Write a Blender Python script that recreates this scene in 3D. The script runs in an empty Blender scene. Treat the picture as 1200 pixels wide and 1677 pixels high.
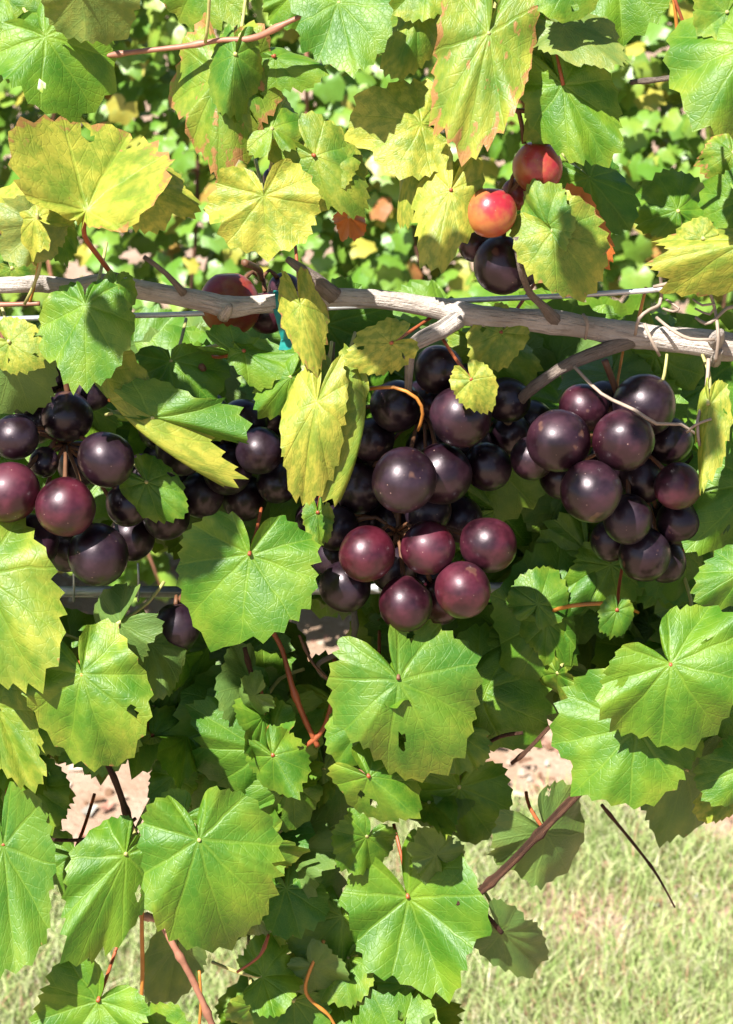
import bpy, math, random
import numpy as np
from mathutils import Vector, Matrix
from mathutils.noise import noise as pnoise

scene = bpy.context.scene
COL = scene.collection
random.seed(7)
rng = np.random.default_rng(7)
PI = math.pi

# ------------------------------------------------------------------ camera, sky, sun, exposure
PITCH = math.radians(22.0)
CAM = Vector((0, 0, 1.6))
K = 0.00025 / 0.9                       # metres per photo pixel at one metre of view depth
Y0 = 0.9 * math.cos(PITCH)              # the vine stands in the vertical plane y = Y0
cam = bpy.data.objects.new('camera', bpy.data.cameras.new('camera'))
COL.objects.link(cam)
cam.location = CAM
cam.rotation_euler = (PI / 2 - PITCH, 0, 0)
cam.data.sensor_fit = 'VERTICAL'
cam.data.angle_y = 2 * math.atan(1677 / 2 * K)
cam.data.clip_start = 0.02
cam.data.clip_end = 500
cam.data.dof.use_dof = True
cam.data.dof.focus_distance = 0.88
cam.data.dof.aperture_fstop = 24
scene.camera = cam

L = Vector((-0.34, -0.48, 0.81)).normalized()      # towards the sun
world = bpy.data.worlds.new('World')
scene.world = world
world.use_nodes = True
wn = world.node_tree.nodes
sky = wn.new('ShaderNodeTexSky')
sky.sky_type = 'NISHITA'
sky.sun_disc = False
sky.sun_elevation = math.asin(L.z)
sky.sun_rotation = math.atan2(L.x, L.y)
world.node_tree.links.new(sky.outputs[0], wn['Background'].inputs[0])
wn['Background'].inputs[1].default_value = 0.05
sun = bpy.data.objects.new('sun', bpy.data.lights.new('sun', 'SUN'))
COL.objects.link(sun)
sun.data.energy = 5.0
sun.data.angle = math.radians(0.6)
sun.data.color = (1.0, 0.965, 0.90)
sun.rotation_euler = L.to_track_quat('Z', 'Y').to_euler()
sun.location = (-2, -3, 5)
scene.view_settings.view_transform = 'Standard'
scene.view_settings.look = 'None'
scene.view_settings.gamma = 1
scene.view_settings.exposure = 1.33
scene.cycles.max_bounces = 4
scene.cycles.diffuse_bounces = 2
scene.cycles.transparent_max_bounces = 4

RV = Vector((1, 0, 0))
FV = Vector((0, math.cos(PITCH), -math.sin(PITCH)))
UV_ = Vector((0, math.sin(PITCH), math.cos(PITCH)))
NV = -FV


def P(px, py, d=0.0):
    """the place where the photo's pixel meets the plane d centimetres in front of the vine"""
    v = FV + RV * ((px - 600) * K) + UV_ * ((838.5 - py) * K)
    t = (Y0 - d / 100.0) / v.y
    return CAM + v * t


def mpp(px, py, d=0.0):
    v = FV + UV_ * ((838.5 - py) * K)
    return K * (Y0 - d / 100.0) / v.y


# ------------------------------------------------------------------ material helper
class NT:
    def __init__(s, name):
        s.m = bpy.data.materials.new(name)
        s.m.use_nodes = True
        s.t = s.m.node_tree
        s.t.nodes.clear()
        s.out = s.n('ShaderNodeOutputMaterial')

    def n(s, typ, **kw):
        nd = s.t.nodes.new(typ)
        for k, v in kw.items():
            setattr(nd, k, v)
        return nd

    def put(s, sock, v):
        if isinstance(v, bpy.types.NodeSocket):
            s.t.links.new(v, sock)
        elif v is not None:
            if sock.type == 'RGBA' and not isinstance(v, (int, float)) and len(v) == 3:
                v = (*v, 1)
            sock.default_value = v

    def math(s, op, a, b=None, c=None, clamp=False):
        nd = s.n('ShaderNodeMath', operation=op, use_clamp=clamp)
        for i, v in enumerate((a, b, c)):
            if v is not None:
                s.put(nd.inputs[i], v)
        return nd.outputs[0]

    def mix(s, f, a, b, blend='MIX'):
        nd = s.n('ShaderNodeMix', data_type='RGBA', blend_type=blend)
        s.put(nd.inputs[0], f)
        s.put(nd.inputs[6], a)
        s.put(nd.inputs[7], b)
        return nd.outputs[2]

    def ss(s, v, lo, hi, a=0.0, b=1.0):
        nd = s.n('ShaderNodeMapRange', interpolation_type='SMOOTHSTEP')
        s.put(nd.inputs[0], v)
        for i, q in enumerate((lo, hi, a, b)):
            s.put(nd.inputs[i + 1], q)
        return nd.outputs[0]

    def noise(s, vec, scale, detail=3, rough=0.5, w=None, out=0, dist=0.0):
        nd = s.n('ShaderNodeTexNoise', noise_dimensions='4D' if w is not None else '3D')
        s.put(nd.inputs['Vector'], vec)
        nd.inputs['Scale'].default_value = scale
        nd.inputs['Detail'].default_value = detail
        nd.inputs['Roughness'].default_value = rough
        nd.inputs['Distortion'].default_value = dist
        if w is not None:
            s.put(nd.inputs['W'], w)
        return nd.outputs[out]

    def bump(s, h, strength, dist, normal=None):
        nd = s.n('ShaderNodeBump')
        nd.inputs['Strength'].default_value = strength
        nd.inputs['Distance'].default_value = dist
        s.put(nd.inputs['Height'], h)
        if normal is not None:
            s.put(nd.inputs['Normal'], normal)
        return nd.outputs[0]

    def pbr(s, col, rough=0.5, spec=0.5, normal=None, **kw):
        nd = s.n('ShaderNodeBsdfPrincipled')
        s.put(nd.inputs['Base Color'], col)
        s.put(nd.inputs['Roughness'], rough)
        s.put(nd.inputs['Specular IOR Level'], spec)
        if normal is not None:
            s.put(nd.inputs['Normal'], normal)
        for k, v in kw.items():
            s.put(nd.inputs[k.replace('_', ' ')], v)
        return nd.outputs[0]

    def end(s, sh):
        s.t.links.new(sh, s.out.inputs[0])
        return s.m


def mat_leaf():
    s = NT('vine_leaf')
    uv = s.n('ShaderNodeUVMap', uv_map='leaf').outputs[0]
    oi = s.n('ShaderNodeObjectInfo')
    oc = s.n('ShaderNodeSeparateColor')
    s.put(oc.inputs[0], oi.outputs['Color'])
    yel, brn, seed = oc.outputs[0], oc.outputs[1], oc.outputs[2]
    w = s.math('MULTIPLY', seed, 40.0)
    wob = s.noise(uv, 3.0, 2, 0.5, w, out=1)
    vm = s.n('ShaderNodeVectorMath', operation='MULTIPLY_ADD')
    s.put(vm.inputs[0], wob)
    vm.inputs[1].default_value = (0.09, 0.09, 0)
    s.put(vm.inputs[2], uv)
    xyz = s.n('ShaderNodeSeparateXYZ')
    s.put(xyz.inputs[0], vm.outputs[0])
    x = s.math('ABSOLUTE', s.math('SUBTRACT', xyz.outputs[0], 0.045))
    y = s.math('SUBTRACT', xyz.outputs[1], 0.045)
    th = s.math('ARCTAN2', x, y)
    phi = s.math('PINGPONG', th, 0.33)
    r = s.math('POWER', s.math('ADD', s.math('MULTIPLY', x, x), s.math('MULTIPLY', y, y)), 0.5)
    t = s.math('MULTIPLY', r, s.math('SINE', phi))
    sv = s.math('MULTIPLY', r, s.math('COSINE', phi))
    wid = s.math('MULTIPLY_ADD', sv, -0.011, 0.019)
    main = s.math('SUBTRACT', 1.0, s.ss(s.math('DIVIDE', t, wid), 0.4, 1.3))
    q = s.math('FRACT', s.math('MULTIPLY', s.math('SUBTRACT', sv, s.math('MULTIPLY', t, 1.25)), 6.5))
    q = s.math('ABSOLUTE', s.math('SUBTRACT', q, 0.5))
    sec = s.math('SUBTRACT', 1.0, s.ss(q, 0.02, 0.10))
    sec = s.math('MULTIPLY', sec, s.ss(t, 0.24, 0.10, 0.15, 1.0))
    vor = s.n('ShaderNodeTexVoronoi', feature='DISTANCE_TO_EDGE')
    s.put(vor.inputs['Vector'], vm.outputs[0])
    vor.inputs['Scale'].default_value = 15
    net = s.math('SUBTRACT', 1.0, s.ss(vor.outputs[0], 0.0, 0.12))
    vein = s.math('MAXIMUM', main, s.math('MULTIPLY', sec, 0.45))
    # colours
    n1 = s.noise(uv, 2.2, 3, 0.55, w)
    n2 = s.noise(uv, 7.0, 4, 0.6, w)
    n3 = s.noise(uv, 26.0, 3, 0.6, w)
    green = s.mix(s.ss(n1, 0.32, 0.68), (0.042, 0.138, 0.006), (0.125, 0.235, 0.012))
    green = s.mix(s.ss(oi.outputs['Random'], 0.0, 1.0, 0.0, 0.35), green, (0.035, 0.140, 0.018))
    yellow = s.mix(s.ss(n2, 0.38, 0.62), (0.44, 0.40, 0.055), (0.22, 0.26, 0.03))
    rim = s.n('ShaderNodeAttribute', attribute_name='rim').outputs['Fac']
    rimw = s.math('MULTIPLY', s.math('POWER', rim, 3.0), 0.22)
    yf = s.math('ADD', s.math('MULTIPLY_ADD', s.math('SUBTRACT', n1, 0.5), 0.9, yel), rimw)
    yf = s.math('ADD', yf, s.ss(rim, 0.55, 0.05, 0.0, 0.10))
    yf = s.math('SUBTRACT', yf, s.math('MULTIPLY', vein, 0.05))
    yf = s.math('MULTIPLY', s.ss(yf, 0.12, 0.95), 0.93)
    col = s.mix(yf, green, yellow)
    col = s.mix(s.math('MULTIPLY', net, 0.08), col, (0.20, 0.30, 0.04))
    col = s.mix(s.math('MULTIPLY', vein, 0.17), col, (0.28, 0.40, 0.04))
    col = s.mix(s.ss(n3, 0.62, 0.78, 0.0, 0.35), col, (0.17, 0.24, 0.03))
    # brown: patches by noise, scorched teeth
    bsum = s.math('ADD', s.math('MULTIPLY', n2, 0.75), s.math('MULTIPLY', s.math('POWER', rim, 8.0), 0.16))
    thr = s.math('SUBTRACT', 0.63, s.math('MULTIPLY', brn, 0.42))
    bf = s.ss(s.math('SUBTRACT', bsum, thr), 0.0, 0.07)
    brown = s.mix(s.ss(brn, 0.7, 0.95), s.mix(n3, (0.30, 0.10, 0.035), (0.42, 0.22, 0.09)), (0.62, 0.13, 0.03))
    col = s.mix(s.math('MULTIPLY', bf, 0.85), col, brown)
    # specks
    vs = s.n('ShaderNodeTexVoronoi')
    s.put(vs.inputs['Vector'], uv)
    vs.inputs['Scale'].default_value = 11
    spk = s.math('MULTIPLY', s.ss(vs.outputs['Distance'], 0.10, 0.04), s.ss(yel, 0.25, 0.8, 0.15, 0.8))
    col = s.mix(spk, col, (0.24, 0.13, 0.04))
    # underside is paler and duller
    bk = s.n('ShaderNodeNewGeometry').outputs['Backfacing']
    under = s.mix(0.5, col, (0.12, 0.17, 0.06))
    colf = s.mix(bk, col, under)
    h = s.math('SUBTRACT', s.math('MULTIPLY', n2, 0.9), s.math('MULTIPLY', vein, 0.6))
    h = s.math('SUBTRACT', h, s.math('MULTIPLY', net, 0.18))
    nrm = s.bump(h, 0.34, 0.0011)
    rough = s.math('MULTIPLY_ADD', n3, 0.16, 0.40)
    front = s.pbr(colf, rough, 0.42, nrm)
    tr = s.n('ShaderNodeBsdfTranslucent')
    tcol = s.mix(0.55, col, (0.42, 0.62, 0.03), 'MULTIPLY')
    hsv = s.n('ShaderNodeMix', data_type='RGBA', blend_type='ADD')
    hsv.inputs[0].default_value = 1.0
    s.put(hsv.inputs[6], s.mix(0.30, col, (0.26, 0.40, 0.01)))
    s.put(hsv.inputs[7], s.mix(0.5, tcol, (0, 0, 0)))
    s.put(tr.inputs[0], hsv.outputs[2])
    mx = s.n('ShaderNodeMixShader')
    mx.inputs[0].default_value = 0.17
    s.put(mx.inputs[1], front)
    s.put(mx.inputs[2], tr.outputs[0])
    return s.end(mx.outputs[0])


def mat_far_leaf():
    s = NT('far_leaf')
    oi = s.n('ShaderNodeObjectInfo')
    at = s.n('ShaderNodeAttribute', attribute_name='tint')
    pos = s.n('ShaderNodeNewGeometry')
    n = s.noise(pos.outputs['Position'], 9.0, 3)
    n2 = s.noise(pos.outputs['Position'], 60.0, 2)
    rnd = s.math('FRACT', s.math('ADD', oi.outputs['Random'], at.outputs['Fac']))
    col = s.mix(rnd, (0.090, 0.215, 0.020), (0.185, 0.31, 0.040))
    col = s.mix(s.ss(n, 0.48, 0.66, 0.0, 0.7), col, (0.28, 0.36, 0.05))
    col = s.mix(s.ss(rnd, 0.86, 0.93), col, (0.40, 0.36, 0.06))
    col = s.mix(s.ss(rnd, 0.985, 0.995), col, (0.33, 0.13, 0.05))
    col = s.mix(s.ss(n2, 0.5, 0.75, 0.0, 0.4), col, (0.16, 0.30, 0.10))
    front = s.pbr(col, 0.4, 0.55, s.bump(n2, 0.4, 0.004))
    tr = s.n('ShaderNodeBsdfTranslucent')
    s.put(tr.inputs[0], s.mix(0.4, col, (0.30, 0.45, 0.02)))
    mx = s.n('ShaderNodeMixShader')
    mx.inputs[0].default_value = 0.2
    s.put(mx.inputs[1], front)
    s.put(mx.inputs[2], tr.outputs[0])
    return s.end(mx.outputs[0])


def mat_grape():
    s = NT('grape_skin')
    oi = s.n('ShaderNodeObjectInfo')
    oc = s.n('ShaderNodeSeparateColor')
    s.put(oc.inputs[0], oi.outputs['Color'])
    red, unripe, seed = oc.outputs[0], oc.outputs[1], oc.outputs[2]
    w = s.math('MULTIPLY', seed, 30.0)
    tc = s.n('ShaderNodeTexCoord').outputs['Object']
    n1 = s.noise(tc, 90, 3, 0.55, w)
    n2 = s.noise(tc, 260, 3, 0.6, w)
    dark = s.mix(n1, (0.004, 0.0015, 0.003), (0.014, 0.003, 0.007))
    redc = s.mix(s.ss(n1, 0.3, 0.7), (0.016, 0.0015, 0.004), (0.078, 0.005, 0.013))
    col = s.mix(s.ss(s.math('MULTIPLY_ADD', s.math('SUBTRACT', n1, 0.5), 0.8, red), 0.0, 1.0), dark, redc)
    sep = s.n('ShaderNodeSeparateXYZ')
    s.put(sep.inputs[0], tc)
    side = s.math('MULTIPLY_ADD', sep.outputs[2], -45.0, s.math('MULTIPLY', sep.outputs[0], -25.0))
    uf = s.math('MULTIPLY', s.ss(s.math('ADD', side, s.math('MULTIPLY', n1, 1.2)), 0.3, 1.3), unripe)
    col = s.mix(uf, col, s.mix(n1, (0.42, 0.14, 0.03), (0.36, 0.22, 0.05)))
    mot = s.mix(s.ss(n1, 0.42, 0.66), (0.40, 0.022, 0.035), (0.40, 0.13, 0.03))
    mot = s.mix(s.ss(n2, 0.5, 0.72, 0, 0.5), mot, (0.20, 0.012, 0.02))
    col = s.mix(s.math('MULTIPLY', unripe, 0.85), col, mot)
    col = s.mix(s.math('MULTIPLY', uf, 0.7), col, (0.42, 0.15, 0.03))
    # waxy bloom and corky specks
    n4 = s.noise(tc, 45, 4, 0.65, w)
    col = s.mix(s.ss(n4, 0.40, 0.68, 0.0, 0.05), col, (0.20, 0.17, 0.27))
    vo = s.n('ShaderNodeTexVoronoi', voronoi_dimensions='4D')
    s.put(vo.inputs['Vector'], tc)
    s.put(vo.inputs['W'], w)
    vo.inputs['Scale'].default_value = 420
    sp = s.ss(vo.outputs['Distance'], 0.18, 0.08, 0.0, 0.55)
    col = s.mix(s.math('MULTIPLY', sp, s.ss(n2, 0.4, 0.6)), col, (0.38, 0.24, 0.20))
    scar = s.ss(s.noise(tc, 120, 2, 0.5, s.math('ADD', w, 5.0)), 0.66, 0.72, 0.0, 0.35)
    col = s.mix(scar, col, (0.20, 0.10, 0.06))
    rough = s.math('ADD', s.math('MULTIPLY', n1, 0.12), s.ss(n4, 0.35, 0.7, 0.28, 0.44))
    return s.end(s.pbr(col, rough, 0.5, s.bump(n2, 0.16, 0.0006), Specular_Tint=(1.0, 0.86, 0.93, 1), Coat_Weight=0.3, Coat_Roughness=0.16))


def mat_bark(name, a, b, c, sc=1.0):
    s = NT(name)
    uv = s.n('ShaderNodeUVMap', uv_map='tube').outputs[0]
    mp = s.n('ShaderNodeMapping')
    s.put(mp.inputs[0], uv)
    mp.inputs['Scale'].default_value = (9 * sc, 1.1 * sc, 1)
    pos = s.n('ShaderNodeNewGeometry').outputs['Position']
    st = s.noise(mp.outputs[0], 2.0, 5, 0.65)
    n = s.noise(pos, 55, 4, 0.6)
    col = s.mix(s.ss(n, 0.35, 0.65), a, b)
    col = s.mix(s.ss(st, 0.50, 0.64, 0, 0.6), col, c)
    f = s.noise(pos, 700, 2)
    h = s.math('ADD', st, s.math('MULTIPLY', f, 0.3))
    return s.end(s.pbr(col, 0.75, 0.25, s.bump(h, 1.0, 0.0025)))


def mat_plain(name, col, rough=0.5, metal=0.0, var=0.15, scale=200, spec=0.5):
    s = NT(name)
    pos = s.n('ShaderNodeNewGeometry').outputs['Position']
    n = s.ss(s.noise(pos, scale * .35, 4, .65), .3, .7)
    dk = tuple(v * (1 - var * 2) for v in col)
    return s.end(s.pbr(s.mix(n, dk, tuple(min(1, v * (1 + var)) for v in col)), rough, spec,
                       s.bump(n, 0.2, 0.0006), Metallic=metal))


def mat_soil():
    s = NT('sandy_soil')
    pos = s.n('ShaderNodeNewGeometry').outputs['Position']
    n = s.noise(pos, 7, 5, 0.6)
    f = s.noise(pos, 90, 4, 0.7)
    col = s.mix(s.ss(n, 0.35, 0.65), (0.34, 0.23, 0.16), (0.44, 0.31, 0.23))
    col = s.mix(s.ss(f, 0.55, 0.7, 0, 0.6), col, (0.26, 0.15, 0.09))
    col = s.mix(s.ss(f, 0.42, 0.3, 0, 0.5), col, (0.60, 0.50, 0.38))
    return s.end(s.pbr(col, 0.9, 0.15, s.bump(s.math('ADD', n, s.math('MULTIPLY', f, 0.5)), 0.7, 0.03)))


def mat_attr(name, rough=0.7, trans=0.25, spec=0.3):
    s = NT(name)
    at = s.n('ShaderNodeAttribute', attribute_name='tone').outputs['Color']
    a = s.pbr(at, rough, spec)
    tr = s.n('ShaderNodeBsdfTranslucent')
    s.put(tr.inputs[0], at)
    mx = s.n('ShaderNodeMixShader')
    mx.inputs[0].default_value = trans
    s.put(mx.inputs[1], a)
    s.put(mx.inputs[2], tr.outputs[0])
    return s.end(mx.outputs[0])


M_LEAF, M_FAR, M_GRAPE = mat_leaf(), mat_far_leaf(), mat_grape()
M_CORDON = mat_bark('cordon_bark', (0.44, 0.375, 0.32), (0.60, 0.53, 0.47), (0.25, 0.20, 0.165))
M_CANE = mat_bark('cane_bark', (0.085, 0.040, 0.025), (0.15, 0.070, 0.040), (0.05, 0.025, 0.018), 2)
M_GREYCANE = mat_bark('grey_cane_bark', (0.26, 0.20, 0.16), (0.36, 0.29, 0.24), (0.15, 0.11, 0.085), 2)
M_PINK = mat_plain('young_shoot', (0.36, 0.16, 0.10), 0.5)
M_ORANGE = mat_plain('orange_tendril', (0.50, 0.20, 0.035), 0.45)
M_RED = mat_plain('red_petiole', (0.34, 0.085, 0.03), 0.45)
M_PALE = mat_plain('pale_stem', (0.42, 0.40, 0.14), 0.5)
M_DRY = mat_plain('dry_tendril', (0.34, 0.26, 0.20), 0.7)
M_STALK = mat_plain('grape_stalk', (0.15, 0.065, 0.03), 0.6)
M_WIRE = mat_plain('galvanised_wire', (0.62, 0.63, 0.64), 0.42, 0.6, 0.1)
M_TIE = mat_plain('green_tie_tape', (0.0, 0.20, 0.17), 0.35)
M_SOIL = mat_soil()
M_GRASS = mat_attr('dry_grass')
M_LITTER = mat_attr('litter', 0.8, 0.1)


# ------------------------------------------------------------------ mesh helpers
def mesh(name, verts, faces, mat, smooth=True):
    me = bpy.data.meshes.new(name)
    me.from_pydata(verts, [], faces)
    me.materials.append(mat)
    if smooth:
        me.polygons.foreach_set('use_smooth', [True] * len(me.polygons))
    me.update()
    return me


def link(name, data, parent=None, loc=None):
    o = bpy.data.objects.new(name, data)
    COL.objects.link(o)
    if parent is not None:
        o.parent = parent
    if loc is not None:
        o.location = loc
    return o


def tag(o, label=None, cat=None, group=None, kind=None):
    for k, v in (('label', label), ('category', cat), ('group', group), ('kind', kind)):
        if v:
            o[k] = v
    return o


def empty(name, loc):
    o = bpy.data.objects.new(name, None)
    o.empty_display_size = 0.02
    o.location = loc
    COL.objects.link(o)
    return o


def wloc(o):
    v = Vector(o.location)
    return v + wloc(o.parent) if o.parent else v


def spline(pts, rads, step=0.006):
    """Catmull-Rom through world points; returns dense points and radii"""
    n = len(pts)
    out, ro = [], []
    for i in range(n - 1):
        p0, p1, p2, p3 = pts[max(i - 1, 0)], pts[i], pts[i + 1], pts[min(i + 2, n - 1)]
        k = max(2, min(40, int((p2 - p1).length / step)))
        for j in range(k):
            t = j / k
            out.append(0.5 * ((2 * p1) + (p2 - p0) * t + (2 * p0 - 5 * p1 + 4 * p2 - p3) * t * t + (3 * p1 - p0 - 3 * p2 + p3) * t ** 3))
            ro.append(rads[i] * (1 - t) + rads[i + 1] * t)
    out.append(pts[-1])
    ro.append(rads[-1])
    return out, ro


def tube_geo(pts, rads, nseg=8, step=0.006, rough=0.0, nfreq=60, off=Vector((0, 0, 0)), nodes=False):
    pts, rads = spline(pts, rads, step)
    V, F, U = [], [], []
    up = Vector((0.13, 0.21, 0.97))
    length = 0
    for i, p in enumerate(pts):
        t = (pts[min(i + 1, len(pts) - 1)] - pts[max(i - 1, 0)])
        t = t.normalized() if t.length > 1e-9 else Vector((1, 0, 0))
        a = (up - t * up.dot(t))
        if a.length < 0.05:
            a = Vector((1, 0, 0)) - t * t.x
        a.normalize()
        b = t.cross(a)
        up = a
        if i:
            length += (p - pts[i - 1]).length
        for k in range(nseg):
            ang = 2 * PI * k / nseg
            dr = a * math.cos(ang) + b * math.sin(ang)
            r = rads[i]
            if nodes:
                r *= 1 + .45 * math.exp(-(((length + .009) % .031 - .015) / .0022) ** 2)
            if rough:
                q = (p + dr * r) * nfreq
                r *= 1 + rough * pnoise(q) + rough * 0.5 * pnoise(q * 3.1)
            V.append(p + dr * r - off)
            U.append((k / nseg, length * 30))
    m = len(pts)
    for i in range(m - 1):
        for k in range(nseg):
            k2 = (k + 1) % nseg
            F.append((i * nseg + k, i * nseg + k2, (i + 1) * nseg + k2, (i + 1) * nseg + k))
    c0, c1 = len(V), len(V) + 1
    V += [pts[0] - off, pts[-1] - off]
    U += [(0, 0), (0, length * 30)]
    for k in range(nseg):
        k2 = (k + 1) % nseg
        F.append((c0, k2, k))
        F.append((c1, (m - 1) * nseg + k, (m - 1) * nseg + k2))
    return V, F, U


def geo_to_mesh(name, geos, mat):
    V, F, U = [], [], []
    for v, f, u in geos:
        o = len(V)
        V += v
        U += u
        F += [tuple(i + o for i in q) for q in f]
    me = mesh(name, V, F, mat)
    uv = me.uv_layers.new(name='tube')
    idx = np.empty(len(me.loops), dtype=np.int32)
    me.loops.foreach_get('vertex_index', idx)
    uv.data.foreach_set('uv', np.array(U, dtype=np.float32)[idx].ravel())
    return me


def tube(name, pts, rads, mat, parent=None, nseg=8, step=0.006, rough=0.0, nfreq=60, nodes=False):
    off = pts[0].copy()
    me = geo_to_mesh(name, [tube_geo(pts, rads, nseg, step, rough, nfreq, off, nodes)], mat)
    base = off - (wloc(parent) if parent else Vector())
    return link(name, me, parent, base)


def ppath(lst, d=0.0, wpx=8):
    """[(px, py[, d[, width]])] to points and radii"""
    pts, rads = [], []
    for q in lst:
        dd = q[2] if len(q) > 2 and q[2] is not None else d
        ww = q[3] if len(q) > 3 else wpx
        pts.append(P(q[0], q[1], dd))
        rads.append(ww / 2 * mpp(q[0], q[1], dd))
    return pts, rads


# ------------------------------------------------------------------ leaf geometry
CA = np.radians([0, 15, 35, 55, 80, 105, 130, 150, 163, 173, 180])
CR = np.array([1.0, .95, .885, .845, .80, .745, .70, .62, .44, .20, .04])


LOD = [1.0]


def leaf_arrays(rs, lobe=1.0):
    """unit leaf: petiole joint at the origin, tip at (0, 1); returns x, y, rim, faces"""
    lod = LOD[0]
    nr = 11 if lod == 1 else 4
    teeth = int(rs.integers(11, 15))
    per = max(3, int(5 * lod))
    n = teeth * per
    prof = CR * (1 + rs.normal(0, 0.055, len(CR)))
    prof[0] = 1.0
    prof[5:] *= np.interp(np.degrees(CA[5:]), [95, 140], [1, lobe])
    prof[-2:] = CR[-2:]
    ang, rad = [], []
    lo, lp = rs.uniform(0.0, 0.055), rs.uniform(0, 6.3)
    deep = set(rs.integers(0, 2 * teeth, 2).tolist())
    for sgn in (1, -1):
        pr = prof * (1 + (rs.normal(0, 0.06, len(CR)) if sgn < 0 else 0))
        pr[0] = 1.0
        a_list, r_list = [], []
        widths = rs.uniform(0.6, 1.5, teeth)
        edges = np.concatenate([[0], np.cumsum(widths) / widths.sum()])
        amax = math.radians(166)
        for k in range(teeth):
            amp = rs.uniform(0.035, 0.10) * (1.0 if k < teeth - 1 else 0.4)
            if (k if sgn > 0 else k + teeth) in deep:
                amp += 0.07
            for j in range(per):
                f = j / per
                u = edges[k] + (edges[k + 1] - edges[k]) * f
                a = u * amax
                # k = 0 starts on the tip tooth; each tooth is peaked and leans to the tip
                tooth = (1 - f / 0.62) if f < 0.62 else (f - 0.62) / 0.38
                tooth = tooth ** 1.15
                r = np.interp(a, CA, pr) * (1 - amp * (1 - tooth)) * (1 + lo * math.sin(3 * a * sgn + lp) * min(1, a))
                a_list.append(a * sgn)
                r_list.append(r)
        for a in (math.radians(169), math.radians(173), math.radians(177)):
            a_list.append(a * sgn)
            r_list.append(np.interp(a, CA, pr) * 0.9)
        ang.append(a_list)
        rad.append(r_list)
    A = ang[1][::-1][:-1] + ang[0]          # from -177 deg to 177 deg
    R = rad[1][::-1][:-1] + rad[0]
    A, R = np.array(A), np.array(R)
    m = len(A)
    fr = (np.arange(1, nr + 1) / nr) ** 0.8
    X = np.concatenate([[0], (fr[:, None] * (np.sin(A) * R)[None]).ravel()])
    Y = np.concatenate([[0], (fr[:, None] * (np.cos(A) * R)[None]).ravel()])
    rim = np.concatenate([[0], np.repeat(fr, m)])
    F = [(0, 1 + k + 1, 1 + k) for k in range(m - 1)]
    for i in range(nr - 1):
        a, b = 1 + i * m, 1 + (i + 1) * m
        for k in range(m - 1):
            F.append((a + k, a + k + 1, b + k + 1, b + k))
    if nr > 6 and rs.random() < .25:         # insect holes
        gone = set()
        for _ in range(int(rs.integers(1, 4))):
            i, k, c = int(rs.integers(3, nr - 2)), int(rs.integers(5, m - 8)), int(rs.integers(1, 4))
            gone |= {m - 1 + i * (m - 1) + k + q for q in range(c + 1)} | {m - 1 + (i + 1) * (m - 1) + k + q for q in range(c)}
        F = [f for j, f in enumerate(F) if j not in gone]
    return X, Y, rim, F


def bend(X, Y, rim, rs, fold, cup, droop, ruf, twist=0.0, side=0.0):
    th = np.arctan2(X, Y)
    W = -fold * np.abs(X) ** 1.15
    W = W - cup * (X ** 2) - droop * np.where(Y > 0, Y ** 2, 0.35 * Y ** 2) + twist * X * Y + side * X
    k1, k2 = rs.integers(4, 7), rs.integers(8, 12)
    W = W + ruf * rim ** 2 * (np.sin(th * k1 + rs.uniform(0, 6.3)) + 0.45 * np.sin(th * k2 + rs.uniform(0, 6.3)))
    # radial quilting between the main veins
    phi = np.abs(((np.abs(th) + 0.33) % 0.66) - 0.33)
    W = W + 0.028 * np.sin(phi / 0.33 * PI / 2) * np.minimum(1, rim * 1.4)
    a, b = rs.uniform(0, 6.3, 2)
    W = W + 0.06 * np.sin(X * 3.1 + a) * np.sin(Y * 3.4 + b)
    return W


def finish_leaf(name, co, X, Y, rim, F):
    me = mesh(name, [tuple(c) for c in co], F, M_LEAF)
    uv = me.uv_layers.new(name='leaf')
    idx = np.empty(len(me.loops), dtype=np.int32)
    me.loops.foreach_get('vertex_index', idx)
    uv.data.foreach_set('uv', np.stack([X, Y], 1).astype(np.float32)[idx].ravel())
    at = me.attributes.new('rim', 'FLOAT', 'POINT')
    at.data.foreach_set('value', rim.astype(np.float32))
    return me


LEAVES = []


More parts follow.
